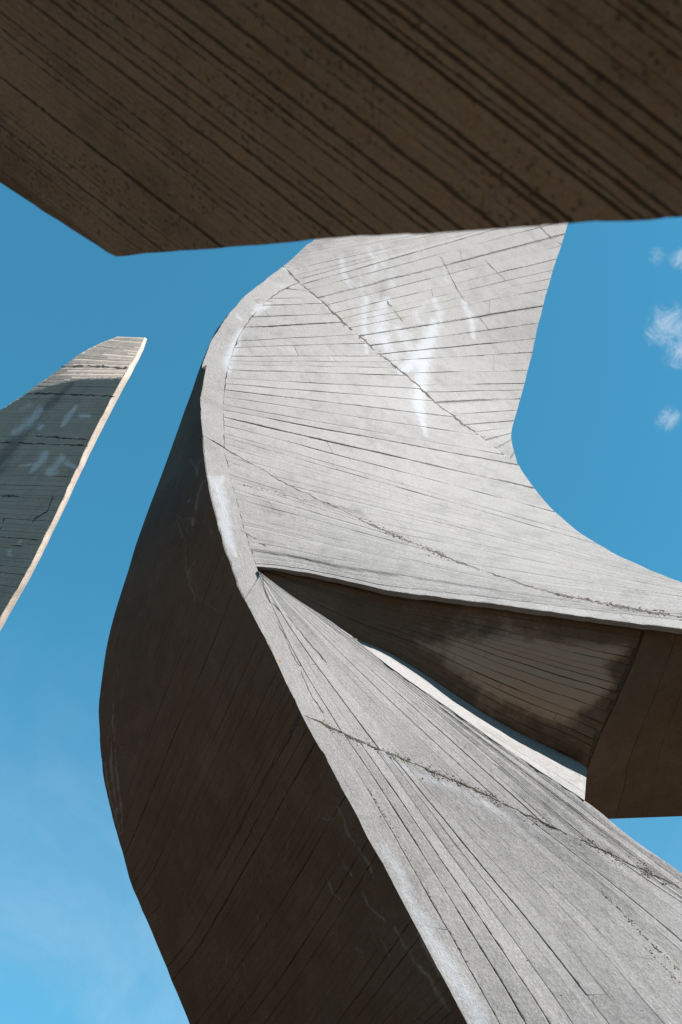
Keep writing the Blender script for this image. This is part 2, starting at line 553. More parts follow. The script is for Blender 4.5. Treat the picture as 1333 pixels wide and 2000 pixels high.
BOARD_COUNT = [0]
def boards(G, fld, width, parent, mat, name='board_mark', cell=4.6, gap=(0.3, 2.2), relief=0.006, depth=0.03,
           vary=0.45, split=0.35, seed=0, pale=None, lo=0.0, hi=1.0, keep_ends=True, wob=0.8, tilt=0.004, ragged=None, edge_lo=False, edge_hi=False, jw=4.0, busy=1.0):
    """board impressions: one raised strip for each formwork board, the joints between them recessed"""
    r = np.random.default_rng(100 + seed)
    n, m = G.shape[:2]
    vv = np.linspace(0, 1, n); uu = np.linspace(0, 1, m)
    # running width across the fan at its wide end and its middle
    wmid = np.linalg.norm(np.diff(G, axis=0), axis=-1).max(axis=1)
    tot = wmid.sum()
    cum = np.concatenate([[0], np.cumsum(wmid)])
    cuts = [0.0]
    while cuts[-1] < tot:
        cuts.append(cuts[-1] + (width(cuts[-1] / tot) if callable(width) else width) * (1 + r.uniform(-vary, vary)))
    cuts[-1] = tot
    if len(cuts) > 2 and cuts[-1] - cuts[-2] < 0.4 * (cuts[-2] - cuts[-3]):
        cuts.pop(-2)
    vs = np.interp(cuts, cum, vv)
    def P2(u, v):
        x = np.clip(v, 0, 1) * (n - 1); i = np.minimum(x.astype(int), n - 2); fx = (x - i)[..., None]
        y = np.clip(u, 0, 1) * (m - 1); j = np.minimum(y.astype(int), m - 2); fy = (y - j)[..., None]
        return (G[i, j] * (1 - fx) + G[i + 1, j] * fx) * (1 - fy) + (G[i, j + 1] * (1 - fx) + G[i + 1, j + 1] * fx) * fy
    made = []
    strength = r.uniform(0.0, 1.0, len(vs)) ** 1.6
    for b in range(len(vs) - 1):
        v0, v1 = vs[b], vs[b + 1]
        mid_line = P2(uu, np.full(m, (v0 + v1) / 2))
        length = np.linalg.norm(np.diff(mid_line, axis=0), axis=1).sum()
        ends = [lo, hi]
        if ragged is not None:
            ends = [lo, hi - r.uniform(0, ragged)]
        if r.random() < split and length > 160:
            ends.insert(1, r.uniform(0.25, 0.75))
        if length > 700 and r.random() < 0.6:
            ends.append(r.uniform(0.3, 0.9)); ends = sorted(ends)
        hb = r.uniform(-relief, relief * 0.4)
        for e in range(len(ends) - 1):
            u0, u1 = ends[e], ends[e + 1]
            ln = length * (u1 - u0)
            if ln < 6:
                continue
            if e > 0:
                u0 += r.uniform(0.2, 0.9) / length
            nu = int(max(3, min(280, ln / cell)))
            wpx = np.linalg.norm(P2(np.array([0.5 * (u0 + u1)]), np.array([v1])) - P2(np.array([0.5 * (u0 + u1)]), np.array([v0])))
            nv = int(max(3, min(12, wpx / cell + 2)))
            u = np.linspace(u0, u1, nu)
            # across-width in pixels at each u
            wl = np.linalg.norm(P2(u, np.full(nu, v1)) - P2(u, np.full(nu, v0)), axis=-1) + 1e-6
            s = u * length
            def gapw(bi, sd):
                k = noise2(s * 0.012 * busy + sd * 3.7, np.full(nu, sd * 1.3)) * 0.75 + noise2(s * 0.06 * busy + sd, np.full(nu, sd + 9.1)) * 0.35
                g_ = gap[0] + (gap[1] - gap[0]) * (0.35 + 0.65 * strength[bi]) * np.clip(k * 2.6 - 0.95, 0, 1)
                return g_ * np.clip(wl / 16.0 - 0.25, 0, 1)
            ga = gapw(b, b + seed * 17.0) / 2
            gb = gapw(b + 1, b + 1 + seed * 17.0) / 2
            if b == 0 and not edge_lo: ga = ga * 0
            if b == len(vs) - 2 and not edge_hi: gb = gb * 0
            dv = v1 - v0
            lim = 0.3 * wl
            sh = (noise2(s * 0.02, np.full(nu, b * 5.1 + seed)) - 0.5) * 2 * wob
            sh2 = (noise2(s * 0.02, np.full(nu, (b + 1) * 5.1 + seed)) - 0.5) * 2 * wob
            if b == 0: sh = sh * 0
            if b == len(vs) - 2: sh2 = sh2 * 0
            a0 = v0 + dv * np.clip(ga + sh, -lim, lim) / wl
            a1 = v1 - dv * np.clip(gb - sh2, -lim, lim) / wl
            k = np.linspace(0, 1, nv)
            V_ = a0[:, None] * (1 - k) + a1[:, None] * k
            U_ = np.repeat(u[:, None], nv, 1)
            q = P2(U_, V_)
            px, py = q[..., 0], q[..., 1]
            d = fld(px, py)
            d = d + hb + (k - 0.5)[None] * r.uniform(-tilt, tilt) * 2 + (noise2(px * 0.03, py * 0.03) - 0.5) * 0.006 + (noise2(px * 0.11, py * 0.11) - 0.5) * 0.003
            T = place(px, py, d)
            Bk = place(px, py, d + depth)
            VV, FF = shell(T, Bk, closed_back=False)
            N_ = nu * nv
            along = np.concatenate([[0], np.cumsum(np.linalg.norm(np.diff(T[:, nv // 2], axis=0), axis=1))])
            acr = np.linalg.norm(T - T[:, :1], axis=-1)
            off = r.uniform(0, 50, 2)
            uv = np.stack([np.repeat(along[:, None], nv, 1) + off[0], acr + off[1]], -1).reshape(-1, 2)
            jwe = np.minimum(jw, 0.22 * wl + 0.5)[:, None]
            fade = np.clip(wl / 16.0 - 0.25, 0, 1)[:, None]
            jt = fade * np.maximum(np.exp(-((k[None] * wl[:, None]) / jwe) ** 1.3) * (0.25 + strength[b]), np.exp(-(((1 - k)[None] * wl[:, None]) / jwe) ** 1.3) * (0.25 + strength[b + 1]))
            at_ = {'lime': masks(px, py, FLIME if mat is M_FLANK else LIME, 1.0 if mat is M_FLANK else 1.25).ravel(), 'grime': masks(px, py, GRIME).ravel(), 'rust': masks(px, py, RUST).ravel(), 'joint': jt.ravel(),
                   'pale': (pale(px, py) if pale else np.zeros(px.shape)).ravel()}
            two = {kk: np.concatenate([x, x if kk != 'joint' else np.ones(N_)]) for kk, x in at_.items()}
            o = link(name, VV, FF, mat, parent, two, np.concatenate([uv, uv]))
            made.append(o)
    BOARD_COUNT[0] += len(made)
    return made

def ribbon(name, poly, w, fld, parent, mat, lift=0.004, seed=0, jag=0.35, step=3.0):
    """a thin raised crust or a dirt-filled crack that follows a surface"""
    p = resample(smooth(poly, 200) if len(poly) > 2 else poly, step=step)
    n = len(p)
    s = np.arange(n)
    ws = np.interp(np.linspace(0, 1, n), np.linspace(0, 1, len(w)), w) if not np.isscalar(w) else np.full(n, w, float)
    ws = ws * (1 - jag + 2 * jag * noise2(s * 0.7, np.full(n, seed * 2.7))) * (1 - jag + 2 * jag * noise2(s * 0.21, np.full(n, seed * 1.7 + 31)))
    ws[0] *= 0.15; ws[-1] *= 0.15
    t = np.gradient(p, axis=0); t /= np.linalg.norm(t, axis=1)[:, None] + 1e-9
    nr = np.stack([-t[:, 1], t[:, 0]], -1)
    c = p + nr * ((noise2(s * 0.45, np.full(n, seed * 4.1 + 7)) - 0.5) * 2.4)[:, None]
    g = np.stack([c - nr * ws[:, None] / 2, c + nr * (ws[:, None] * 0.0), c + nr * ws[:, None] / 2], 1)
    d = fld(g[..., 0], g[..., 1])
    dd = d - lift
    dd[:, 1] -= lift * 0.6
    T = place(g[..., 0], g[..., 1], dd)
    B = place(g[..., 0], g[..., 1], d + 0.02)
    V, F = shell(T, B)
    return link(name, V, F, mat, parent)

def pebbles(name, poly, spread, count, fld, parent, mat, size=(0.006, 0.016), seed=0, dens=None):
    """broken edge of a pour joint: loose stones of the aggregate showing"""
    r = np.random.default_rng(500 + seed)
    t = (1 + 5 ** .5) / 2
    iv = np.array([(-1, t, 0), (1, t, 0), (-1, -t, 0), (1, -t, 0), (0, -1, t), (0, 1, t), (0, -1, -t), (0, 1, -t), (t, 0, -1), (t, 0, 1), (-t, 0, -1), (-t, 0, 1)]) / math.hypot(1, t)
    fi = [(0, 11, 5), (0, 5, 1), (0, 1, 7), (0, 7, 10), (0, 10, 11), (1, 5, 9), (5, 11, 4), (11, 10, 2), (10, 7, 6), (7, 1, 8), (3, 9, 4), (3, 4, 2), (3, 2, 6), (3, 6, 8), (3, 8, 9), (4, 9, 5), (2, 4, 11), (6, 2, 10), (8, 6, 7), (9, 8, 1)]
    p = smooth(poly, 600)
    V, F = [], []
    k = 0
    while k < count:
        i = r.integers(0, 600)
        w = spread * (0.25 + 1.2 * noise2(i * 0.03, seed * 9.7 + 3.3))
        if r.random() > (noise2(i * 0.05 + 40, seed * 3.3) * 1.5 - 0.15):
            if r.random() < 0.8:
                continue
        q = p[i] + r.normal(0, 1, 2) * w * 0.45
        d = fld(q[0], q[1])
        c = place(q[0], q[1], np.array(d + r.uniform(0.002, 0.008)))
        sc = r.uniform(*size) * r.uniform(0.6, 1.2, 3)
        b = len(V) * 12
        V.append(c + iv * sc * r.uniform(0.75, 1.2, (12, 1)))
        F += [tuple(int(b + x) for x in f) for f in fi]
        k += 1
    o = link(name, np.concatenate(V), F, mat, parent, smooth_=False)
    o['kind'] = 'stuff'
    return o

def empty(name, label, cat, loc=(0, 0, 0)):
    o = bpy.data.objects.new(name, None)
    COL.objects.link(o)
    o['label'] = label
    o['category'] = cat
    return o

# ================================================================== ground
R_ = 900.0
rr = [0, 2, 4, 7, 11, 16, 24, 40, 70, 130, 260, 500, R_]
gv, gf = [(0, 4, 0)], []
NS = 48
for i, q in enumerate(rr[1:]):
    for k in range(NS):
        a = 2 * math.pi * k / NS
        x, y = q * math.cos(a), 4 + q * math.sin(a)
        z = -0.12 * float(noise2(x * 0.15 + 60, y * 0.15 + 60)) * min(1, q / 10)
        gv.append((x, y, z))
for k in range(NS):
    gf.append((0, 1 + k, 1 + (k + 1) % NS))
for i in range(len(rr) - 2):
    for k in range(NS):
        a = 1 + i * NS + k; b = 1 + i * NS + (k + 1) % NS
        gf.append((a, a + NS, b + NS, b))
g = link('ground', gv, gf, M_SOIL)
g['kind'] = 'structure'

hv, hf = [], []  # added ring out of view, blocks low sky glow to darken the flank
NH = 96
for ri, (rad, amp) in enumerate([(110, 0.0), (140, 0.35), (175, 0.8), (215, 1.0), (300, 0.9), (500, 0.2)]):
    for k in range(NH):
        a = 2 * math.pi * k / NH
        u_ = 10 * math.cos(a) + 20; v_ = 10 * math.sin(a) + 20
        h = (38 + 22 * float(noise2(u_ * 0.35, v_ * 0.35)) + 9 * float(noise2(u_ * 1.4 + ri, v_ * 1.4))) * amp
        hv.append((rad * math.cos(a), 4 + rad * math.sin(a), h - 0.4 - (0 if amp else 0.3)))
for ri in range(5):
    for k in range(NH):
        a = ri * NH + k; b = ri * NH + (k + 1) % NH
        hf.append((a, a + NH, b + NH, b))
hl = link('blocker_hills', hv, hf, M_BLOCKER)
hl['kind'] = 'structure'

# ================================================================== the curled monument
E1 = smooth([(1080, 2320), (1000, 2166), (913, 2000), (846, 1873), (775, 1738), (705, 1608), (638, 1482), (588, 1394), (532, 1274), (490, 1195), (466, 1147), (437, 1064), (418, 995), (404, 933), (396, 850),
             (392, 769), (397, 712), (414, 667), (442, 622), (481, 577), (543, 528), (611, 470), (622, 461)], 900)
E1 = rough(E1, 1.5, 0.07, 1)
E0 = smooth([(560, 2420), (470, 2240), (420, 2120), (371, 2000), (334, 1910), (300, 1827), (272, 1762), (254, 1719), (238, 1658), (217, 1584), (201, 1504), (194, 1411), (196, 1350), (204, 1292), (216, 1230), (235, 1164),
             (254, 1105), (273, 1043), (297, 978), (321, 915), (344, 850), (371, 775), (399, 698), (417, 655), (444, 617)], 700)
E0 = rough(E0, 0.8, 0.05, 2)
INNER = smooth([(600, 548), (560, 562), (520, 590), (490, 622), (466, 662), (450, 705), (441, 745), (437, 790), (440, 876), (447, 915), (456, 955), (466, 990), (480, 1040), (492, 1080), (501, 1106)], 300)
J1 = rough(smooth([(553, 519), (575, 540), (605, 568), (650, 610), (700, 655), (760, 706), (800, 738), (860, 793), (920, 838), (985, 888), (1010, 904)], 300), 1.4, 0.05, 3)
J2 = rough(smooth([(396, 848), (440, 876), (500, 910), (560, 944), (600, 965), (650, 988), (700, 1012), (790, 1053), (890, 1095), (960, 1120), (1020, 1140), (1090, 1160), (1150, 1173), (1250, 1192), (1333, 1205), (1640, 1245)], 400), 1.4, 0.05, 4)
J3 = rough(smooth([(588, 1394), (620, 1407), (660, 1428), (736, 1461), (800, 1487), (864, 1515), (930, 1543), (992, 1573), (1060, 1605), (1120, 1634), (1163, 1652), (1250, 1694), (1333, 1736), (1450, 1793)], 400), 1.6, 0.05, 5)
E2 = rough(smooth([(1118, 402), (1111, 434), (1096, 482), (1078, 538), (1055, 622), (1033, 718), (1016, 780), (1001, 838), (1001, 866), (1013, 907), (1042, 950), (1082, 997), (1128, 1037), (1186, 1073), (1251, 1105), (1333, 1138), (1450, 1178), (1640, 1225)], 500), 0.8, 0.05, 6)
LIP = rough(smooth([(501, 1106), (587, 1116), (673, 1134), (760, 1153), (803, 1160), (905, 1172), (1056, 1192), (1201, 1213), (1333, 1228), (1480, 1246), (1640, 1264)], 400), 1.0, 0.05, 7)
EDGE = rough(smooth([(504, 1114), (557, 1154), (608, 1189), (653, 1218), (698, 1250), (768, 1307), (864, 1374), (960, 1442), (1056, 1506), (1139, 1561), (1181, 1594), (1222, 1628), (1256, 1653), (1333, 1706), (1450, 1793), (1650, 1945), (1950, 2160)], 600), 0.8, 0.05, 8)

_edge1 = [(1080, 2320, 7.1), (913, 2000, 8.0), (775, 1738, 8.9), (638, 1482, 9.9), (588, 1394, 10.3), (532, 1274, 11.05), (490, 1195, 11.6), (437, 1064, 12.7), (396, 850, 14.7), (397, 712, 16.2), (442, 622, 17.4), (543, 528, 19.2), (611, 470, 20.4), (640, 440, 20.9)]
FRONT = Field(_edge1 + [(502, 1110, 12.35),
    (803, 1160, 11.7), (1056, 1192, 11.2), (1333, 1228, 10.9), (1640, 1264, 10.8),
    (1640, 1225, 11.4), (1333, 1138, 12.2), (1128, 1037, 14.2), (1013, 907, 17.2), (1001, 838, 18.9), (1055, 622, 22.6), (1111, 434, 26.0), (1120, 390, 26.8)])
LIMB = Field(_edge1[:8] + [(502, 1110, 12.3), (698, 1250, 11.35), (960, 1442, 10.35), (1139, 1561, 9.8), (1333, 1706, 9.2), (1333, 2000, 7.9), (1650, 1945, 8.2), (1600, 2320, 6.9), (1950, 2160, 7.5), (900, 1700, 9.13), (1100, 1750, 9.0)])
_e1 = [(913, 2000), (1080, 2320), (775, 1738), (638, 1482), (588, 1394), (490, 1195), (437, 1064), (404, 933), (396, 850), (392, 769), (397, 712), (442, 622)]
SIDE = Field([(a, b, float(FRONT(a, b))) for a, b in _e1] + [(560, 2420, 9.8), (371, 2000, 11.6), (254, 1719, 12.8), (194, 1411, 14.4), (216, 1230, 15.2), (273, 1043, 16.0), (344, 850, 17.0), (399, 698, 17.8), (430, 630, 17.75)])

mon = empty('curved_monument', 'huge pale board-marked concrete monument curling upward with a dark left flank', 'monument')

# ---- wing grids
TOPE = smooth([(1118, 402), (1000, 430), (860, 443), (740, 450), (622, 461)], 120)      # top edge, above what the arm lets one see
W1 = fan(np.concatenate([cut(E1, (622, 461), (553, 521))[:-1], J1]), np.concatenate([TOPE[::-1][:-1], E2]),
         [((622, 461), (623, 461)), ((605, 476), (760, 449)), ((553, 519), (1000, 430)), ((605, 568), (1111, 434)), ((650, 610), (1090, 500)), ((700, 655), (1062, 597)), ((760, 706), (1040, 688)), ((800, 738), (1028, 738)),
          ((860, 793), (1014, 786)), ((920, 838), (1003, 832)), ((985, 888), (1001, 866)), ((1010, 904), (1011, 902))], 90, 60)
R2 = np.concatenate([J1, cut(E2, (1013, 907), (1640, 1225))])
L2 = np.concatenate([cut(INNER, (600, 548), (440, 876)), cut(J2, (443, 878), (1640, 1245))])
W2 = fan(L2, R2, [((600, 548), (590, 553)), ((520, 590), (625, 586)), ((466, 662), (690, 646)), ((450, 705), (762, 707)), ((441, 745), (835, 770)), ((437, 790), (985, 888)), ((439, 822), (1062, 973)), ((440, 850), (1150, 1052)), ((443, 878), (1270, 1113)),
                  ((600, 965), (1360, 1148)), ((790, 1053), (1450, 1178)), ((1020, 1140), (1540, 1202)), ((1640, 1245), (1640, 1225))], 100, 90)
L3 = cut(INNER, (440, 878), (501, 1106))
W3 = fan(L3, np.concatenate([cut(J2, (450, 880), (1640, 1245)), [(1640, 1264)]]), [((440, 878), (450, 882)), ((456, 955), (790, 1053)), ((470, 1008), (980, 1127)), ((490, 1072), (1200, 1183)), ((501, 1106), (1640, 1264))], 60, 90)
# the lowest rulings bend to follow the lip
lipN = resample(LIP, 90)
bend = lipN - W3[59]
for i in range(60):
    f = max(0.0, (i - 25) / 34.0) ** 1.3
    W3[i] = W3[i] + bend * f
BANDU = fan(cut(E1, (553, 521), (396, 849)), cut(INNER, (600, 548), (440, 874)), [((553, 521), (598, 549)), ((481, 577), (520, 590)), ((442, 622), (480, 638)), ((397, 712), (445, 730)), ((392, 790), (437, 800)), ((396, 849), (440, 873))], 70, 14)
BANDL = fan(cut(E1, (396, 851), (478, 1170)), np.concatenate([cut(INNER, (440, 877), (501, 1106)), [(503, 1112), (508, 1125)]]), [((396, 851), (440, 877)), ((418, 995), (468, 1000)), ((437, 1064), (485, 1055)), ((460, 1130), (501, 1106)), ((470, 1152), (503, 1112)), ((478, 1170), (508, 1125))], 70, 14)

wing = core('upper_wing', [(W1, FRONT, (-0.15, 0.32, -0.1), 0.026), (W2, FRONT, (-0.2, 0.5, 0.0), 0.026), (W3, FRONT, (-0.1, 1.1, 0.25), 0.026), (BANDU, FRONT, (0.1, 0.3, -0.1), 0.026), (BANDL, FRONT, (0.1, 1.0, 0), 0.026)], mon, M_CON)
boards(W1, FRONT, 27, wing, M_CON, seed=1, gap=(0.2, 3.0), edge_hi=True, edge_lo=False)
boards(W2, FRONT, lambda t: np.interp(t, [0, 0.12, 0.25, 0.6, 0.8, 1], [26, 26, 50, 58, 40, 34]), wing, M_CON, seed=2, gap=(0.7, 2.6), relief=0.004)
boards(W3, FRONT, 32, wing, M_CON, seed=3, gap=(0.3, 2.8), edge_lo=True)
boards(np.transpose(BANDU, (1, 0, 2)), FRONT, 200, wing, M_CON, name='edge_band', seed=4, gap=(0.5, 1.5), edge_hi=False, split=0)
boards(np.transpose(BANDL, (1, 0, 2)), FRONT, 200, wing, M_CON, name='edge_band', seed=5, gap=(0.5, 1.5), split=0)

# ---- lower limb
bandline = [(508, 1125), (530, 1190), (560, 1275), (590, 1335), (632, 1412)]
LU = keyed([list(cut(E1, (478, 1170), (588, 1394), 12)),
            bandline,
            [(507, 1123), (560, 1215), (625, 1310), (735, 1461)],
            [(506.5, 1121), (580, 1212), (700, 1350), (864, 1515)],
            [(506, 1119), (600, 1208), (760, 1362), (992, 1573)],
            [(505.5, 1118), (620, 1208), (830, 1380), (1120, 1634)],
            [(505, 1116), (640, 1215), (900, 1410), (1333, 1736)],
            list(cut(EDGE, (504, 1114), (1450, 1793), 14))], 90, 90)
_j3 = [at(J3, near(J3, p)) for p in [(588, 1394), (640, 1418), (690, 1441), (745, 1465), (809, 1491), (992, 1573), (1163, 1652), (1333, 1736), (1450, 1793)]]
LD = keyed([list(cut(E1, (588, 1394), (1080, 2320), 20)),
            [_j3[1], (717, 1538), (850, 1770), (978, 2000), (1150, 2320)],
            [_j3[2], (804, 1608), (978, 1875), (1056, 2000), (1240, 2320)],
            [_j3[3], (885, 1660), (1018, 1834), (1140, 2000), (1370, 2320)],
            [_j3[4], (1024, 1689), (1163, 1828), (1314, 2000), (1600, 2320)],
            [_j3[5], (1180, 1722), (1333, 1851), (1500, 2000), (1800, 2290)],
            [_j3[6], (1250, 1712), (1380, 1800), (1600, 1970), (1900, 2210)],
            [_j3[7], (1400, 1785), (1500, 1850), (1640, 1950), (1940, 2180)],
            list(cut(EDGE, (1450, 1793), (1950, 2160), 12))], 100, 90)
limb = core('lower_limb', [(LU, LIMB, (-0.3, 1.0, -0.2), 0.026), (LD, LIMB, (-0.5, 1.0, 0.0), 0.026)], mon, M_CON)
boards(LU, LIMB, lambda t: 66 if t < 0.5 else 50, limb, M_CON, seed=6, gap=(0.1, 2.2), split=0.2, relief=0.004)
boards(LD, LIMB, lambda t: 60 if t < 0.7 else 44, limb, M_CON, seed=7, gap=(0.35, 3.0), split=0.3, relief=0.004)

# ---- dark flank
SD = keyed([list(cut(E0, (444, 617), (196, 1350), 20)),
            [tuple(at(E1, near(E1, (414, 667)))), (373, 864), (314, 988), (259, 1126), (218, 1281), tuple(at(E0, near(E0, (194, 1420))))],
            [tuple(at(E1, near(E1, (396, 850)))), (350, 1030), (290, 1200), (235, 1400), tuple(at(E0, near(E0, (204, 1525))))],
            [tuple(at(E1, near(E1, (437, 1064)))), (380, 1210), (310, 1380), (255, 1530), tuple(at(E0, near(E0, (226, 1615))))],
            [tuple(at(E1, near(E1, (490, 1195)))), (425, 1350), (350, 1520), (285, 1670), tuple(at(E0, near(E0, (254, 1719))))],
            [tuple(at(E1, near(E1, (588, 1394)))), (525, 1510), (463, 1627), (371, 1797), tuple(at(E0, near(E0, (316, 1868))))],
            [tuple(at(E1, near(E1, (690, 1580)))), (570, 1780), (450, 1950), tuple(at(E0, near(E0, (385, 2032))))],
            [tuple(at(E1, near(E1, (800, 1785)))), (680, 1960), (560, 2120), tuple(at(E0, near(E0, (445, 2180))))],
            [tuple(at(E1, near(E1, (1080, 2320)))), (880, 2350), (700, 2390), tuple(at(E0, near(E0, (560, 2420))))]], 110, 60)
# make both ends of the rulings follow the true edges
ea = cut(E1, (444, 618), (1080, 2320)); eb = cut(E0, (196, 1350), (560, 2420))
for i in range(len(SD)):
    if i < 2:
        continue
    w_ = np.linspace(0, 1, SD.shape[1])[:, None]
    SD[i] = SD[i] + (ea[np.argmin(np.linalg.norm(ea - SD[i, 0], axis=1))] - SD[i, 0]) * (1 - w_) ** 3 + (eb[np.argmin(np.linalg.norm(eb - SD[i, -1], axis=1))] - SD[i, -1]) * w_ ** 3
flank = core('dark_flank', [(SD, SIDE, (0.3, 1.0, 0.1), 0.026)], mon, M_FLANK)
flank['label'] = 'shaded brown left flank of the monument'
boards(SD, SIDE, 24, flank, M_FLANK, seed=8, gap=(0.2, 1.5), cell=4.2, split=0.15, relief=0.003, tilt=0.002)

# ---- soffit
LIP2 = LIP + np.stack([np.zeros(len(LIP)), np.interp(np.linspace(0, 1, len(LIP)), [0, 0.06, 0.25, 1], [2, 8, 9, 10])], -1)
TOPS = smooth([(506, 1118), (560, 1162), (612, 1199), (655, 1226), (691, 1245), (768, 1279), (832, 1317), (928, 1381), (1024, 1435), (1094, 1467), (1149, 1499)], 200)
SOF = Field([(x, y, float(FRONT(x, y - 9)) + 0.10) for x, y in LIP2[::40]] +
            [(506, 1118, 12.45), (612, 1199, 11.95), (691, 1245, 11.7), (832, 1317, 11.32), (928, 1381, 11.05), (1024, 1435, 10.95), (1149, 1499, 10.85), (1125, 1600, 11.75), (1181, 1595, 11.8), (1333, 1590, 11.95), (1640, 1580, 12.0)])
CREASE = smooth([(1262, 1230), (1240, 1290), (1205, 1370), (1172, 1440), (1149, 1499)], 60)
SI = fan(np.array([(505, 1117), (505.3, 1117.4), (505.6, 1117.7), (506, 1118)]), CREASE[::1], [((505, 1117), (1262, 1230)), ((506, 1118), (1149, 1499))], 50, 80)
tp = resample(TOPS, 80); lp = resample(cut(LIP2, (504, 1110), (1262, 1230)), 80)
b0, b1 = lp - SI[0], tp - SI[-1]
for i in range(50):
    f = i / 49
    SI[i] += b0 * (1 - f) ** 1.2 + b1 * f ** 1.2
SR = fan(np.concatenate([CREASE, [(1137, 1550), (1120, 1602)]]), np.array([(1640, 1274), (1640, 1360), (1640, 1450), (1640, 1583)]), [((1262, 1230), (1640, 1274)), ((1149, 1499), (1640, 1480)), ((1120, 1602), (1640, 1583))], 40, 50)
lr = resample(cut(LIP2, (1262, 1230), (1640, 1274)), 50)
bb = lr - SR[0]
for i in range(40):
    SR[i] += bb * (1 - i / 39) ** 2
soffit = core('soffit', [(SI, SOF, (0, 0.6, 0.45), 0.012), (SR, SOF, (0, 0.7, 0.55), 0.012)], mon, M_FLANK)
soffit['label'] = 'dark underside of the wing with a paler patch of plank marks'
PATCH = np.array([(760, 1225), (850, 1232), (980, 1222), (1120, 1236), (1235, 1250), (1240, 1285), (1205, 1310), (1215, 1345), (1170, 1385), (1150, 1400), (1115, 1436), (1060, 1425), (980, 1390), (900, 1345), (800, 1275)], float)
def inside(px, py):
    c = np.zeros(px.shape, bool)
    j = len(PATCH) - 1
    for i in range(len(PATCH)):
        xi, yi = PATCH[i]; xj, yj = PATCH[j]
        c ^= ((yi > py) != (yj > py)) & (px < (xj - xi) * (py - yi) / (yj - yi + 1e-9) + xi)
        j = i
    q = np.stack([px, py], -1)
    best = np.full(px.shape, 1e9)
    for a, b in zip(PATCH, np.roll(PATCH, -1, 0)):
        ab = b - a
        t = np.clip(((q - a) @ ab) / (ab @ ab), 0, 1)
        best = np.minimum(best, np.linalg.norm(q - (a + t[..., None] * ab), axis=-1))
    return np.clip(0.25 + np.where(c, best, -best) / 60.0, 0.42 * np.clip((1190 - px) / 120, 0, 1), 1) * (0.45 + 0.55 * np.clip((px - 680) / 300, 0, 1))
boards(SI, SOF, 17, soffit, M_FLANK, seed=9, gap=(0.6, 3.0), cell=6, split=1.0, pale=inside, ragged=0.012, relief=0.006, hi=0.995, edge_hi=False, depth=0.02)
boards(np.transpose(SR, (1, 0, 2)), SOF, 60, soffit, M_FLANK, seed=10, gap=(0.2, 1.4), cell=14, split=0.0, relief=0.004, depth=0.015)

# ---- the bevelled lip under the wing
LG = np.stack([resample(LIP, 90), resample((LIP + LIP2) / 2, 90), resample(LIP2, 90)])
LIPF = Field([(x, y, float(FRONT(x, y))) for x, y in LIP[::40]] + [(x, y, float(FRONT(x, y - 9)) + 0.03) for x, y in LIP2[::40]])
boards(LG, LIPF, 200, mon, M_CON, name='lip', seed=11, gap=(0, 0), cell=5, split=0, depth=0.25)

# ---- lit inner strip between limb and soffit
eg = cut(EDGE, (640, 1209), (1141, 1563))
TS = cut(TOPS, (640, 1216), (1149, 1499))
ST = np.array([resample(eg, 80) * (1 - f) + resample(np.concatenate([TS[:-1], [(1147, 1500)]]), 80) * f for f in np.linspace(0, 1, 16)])
STR = Field([(x, y, float(LIMB(x, y))) for x, y in eg[::20]] + [(x, y, float(SOF(x, y)) + 0.01) for x, y in TS[4::14]])
strip = core('inner_face', [(ST, STR, (-0.3, 0.5, -0.3), 0.02)], mon, M_CON)
boards(ST, STR, 20, strip, M_CON, seed=12, gap=(0.2, 1.6), split=0.1, edge_lo=False, depth=0.02)

# ---- foot of the limb below the picture, down to the ground
def foot():
    tops = [place(np.array(x), np.array(y), np.array(f(x, y))) for x, y, f in ((560, 2412, SIDE), (1080, 2312, LIMB), (1600, 2312, LIMB), (1930, 2162, LIMB))]
    tops += [tops[3] + np.array([-0.4, 1.3, 0]), tops[0] + np.array([1.2, 1.0, 0])]
    n = len(tops)
    V = [t + np.array([0, 0.05, 0.25]) for t in tops] + [np.array([t[0] * 1.05, t[1] + 0.03, -0.2]) for t in tops]
    F = [tuple(range(n - 1, -1, -1)), tuple(range(n, 2 * n))]
    for i in range(n):
        j = (i + 1) % n
        F.append((i, j, j + n, i + n))
    return link('foot', V, F, M_CON, mon, smooth_=False)
foot()

# ---- broken pour joints, cracks, crusts
pebbles('exposed_aggregate', J3[20:360], 13, 1700, LIMB, limb, M_PEB, (0.004, 0.011), 1)
pebbles('exposed_aggregate', J2[105:185], 8, 220, FRONT, wing, M_PEB, (0.005, 0.016), 2)
pebbles('exposed_aggregate', J2[230:310], 6, 200, FRONT, wing, M_PEB, (0.005, 0.017), 3)
pebbles('exposed_aggregate', J1[20:290], 5, 200, FRONT, wing, M_PEB, (0.006, 0.016), 4)
pebbles('exposed_aggregate', [(460, 945), (500, 952), (560, 967), (620, 982), (700, 1003)], 5, 120, FRONT, wing, M_PEB, (0.005, 0.013), 5)
pebbles('exposed_aggregate', [(1170, 1735), (1210, 1775), (1260, 1830), (1333, 1900)], 4, 160, LIMB, limb, M_PEB, (0.004, 0.011), 6)
pebbles('exposed_aggregate', [(1240, 1830), (1290, 1880), (1360, 1950)], 5, 110, LIMB, limb, M_PEB, (0.004, 0.010), 7)
pebbles('exposed_aggregate', [(720, 1540), (750, 1590), (800, 1670), (850, 1765), (920, 1890)], 4, 140, LIMB, limb, M_PEB, (0.004, 0.011), 8)

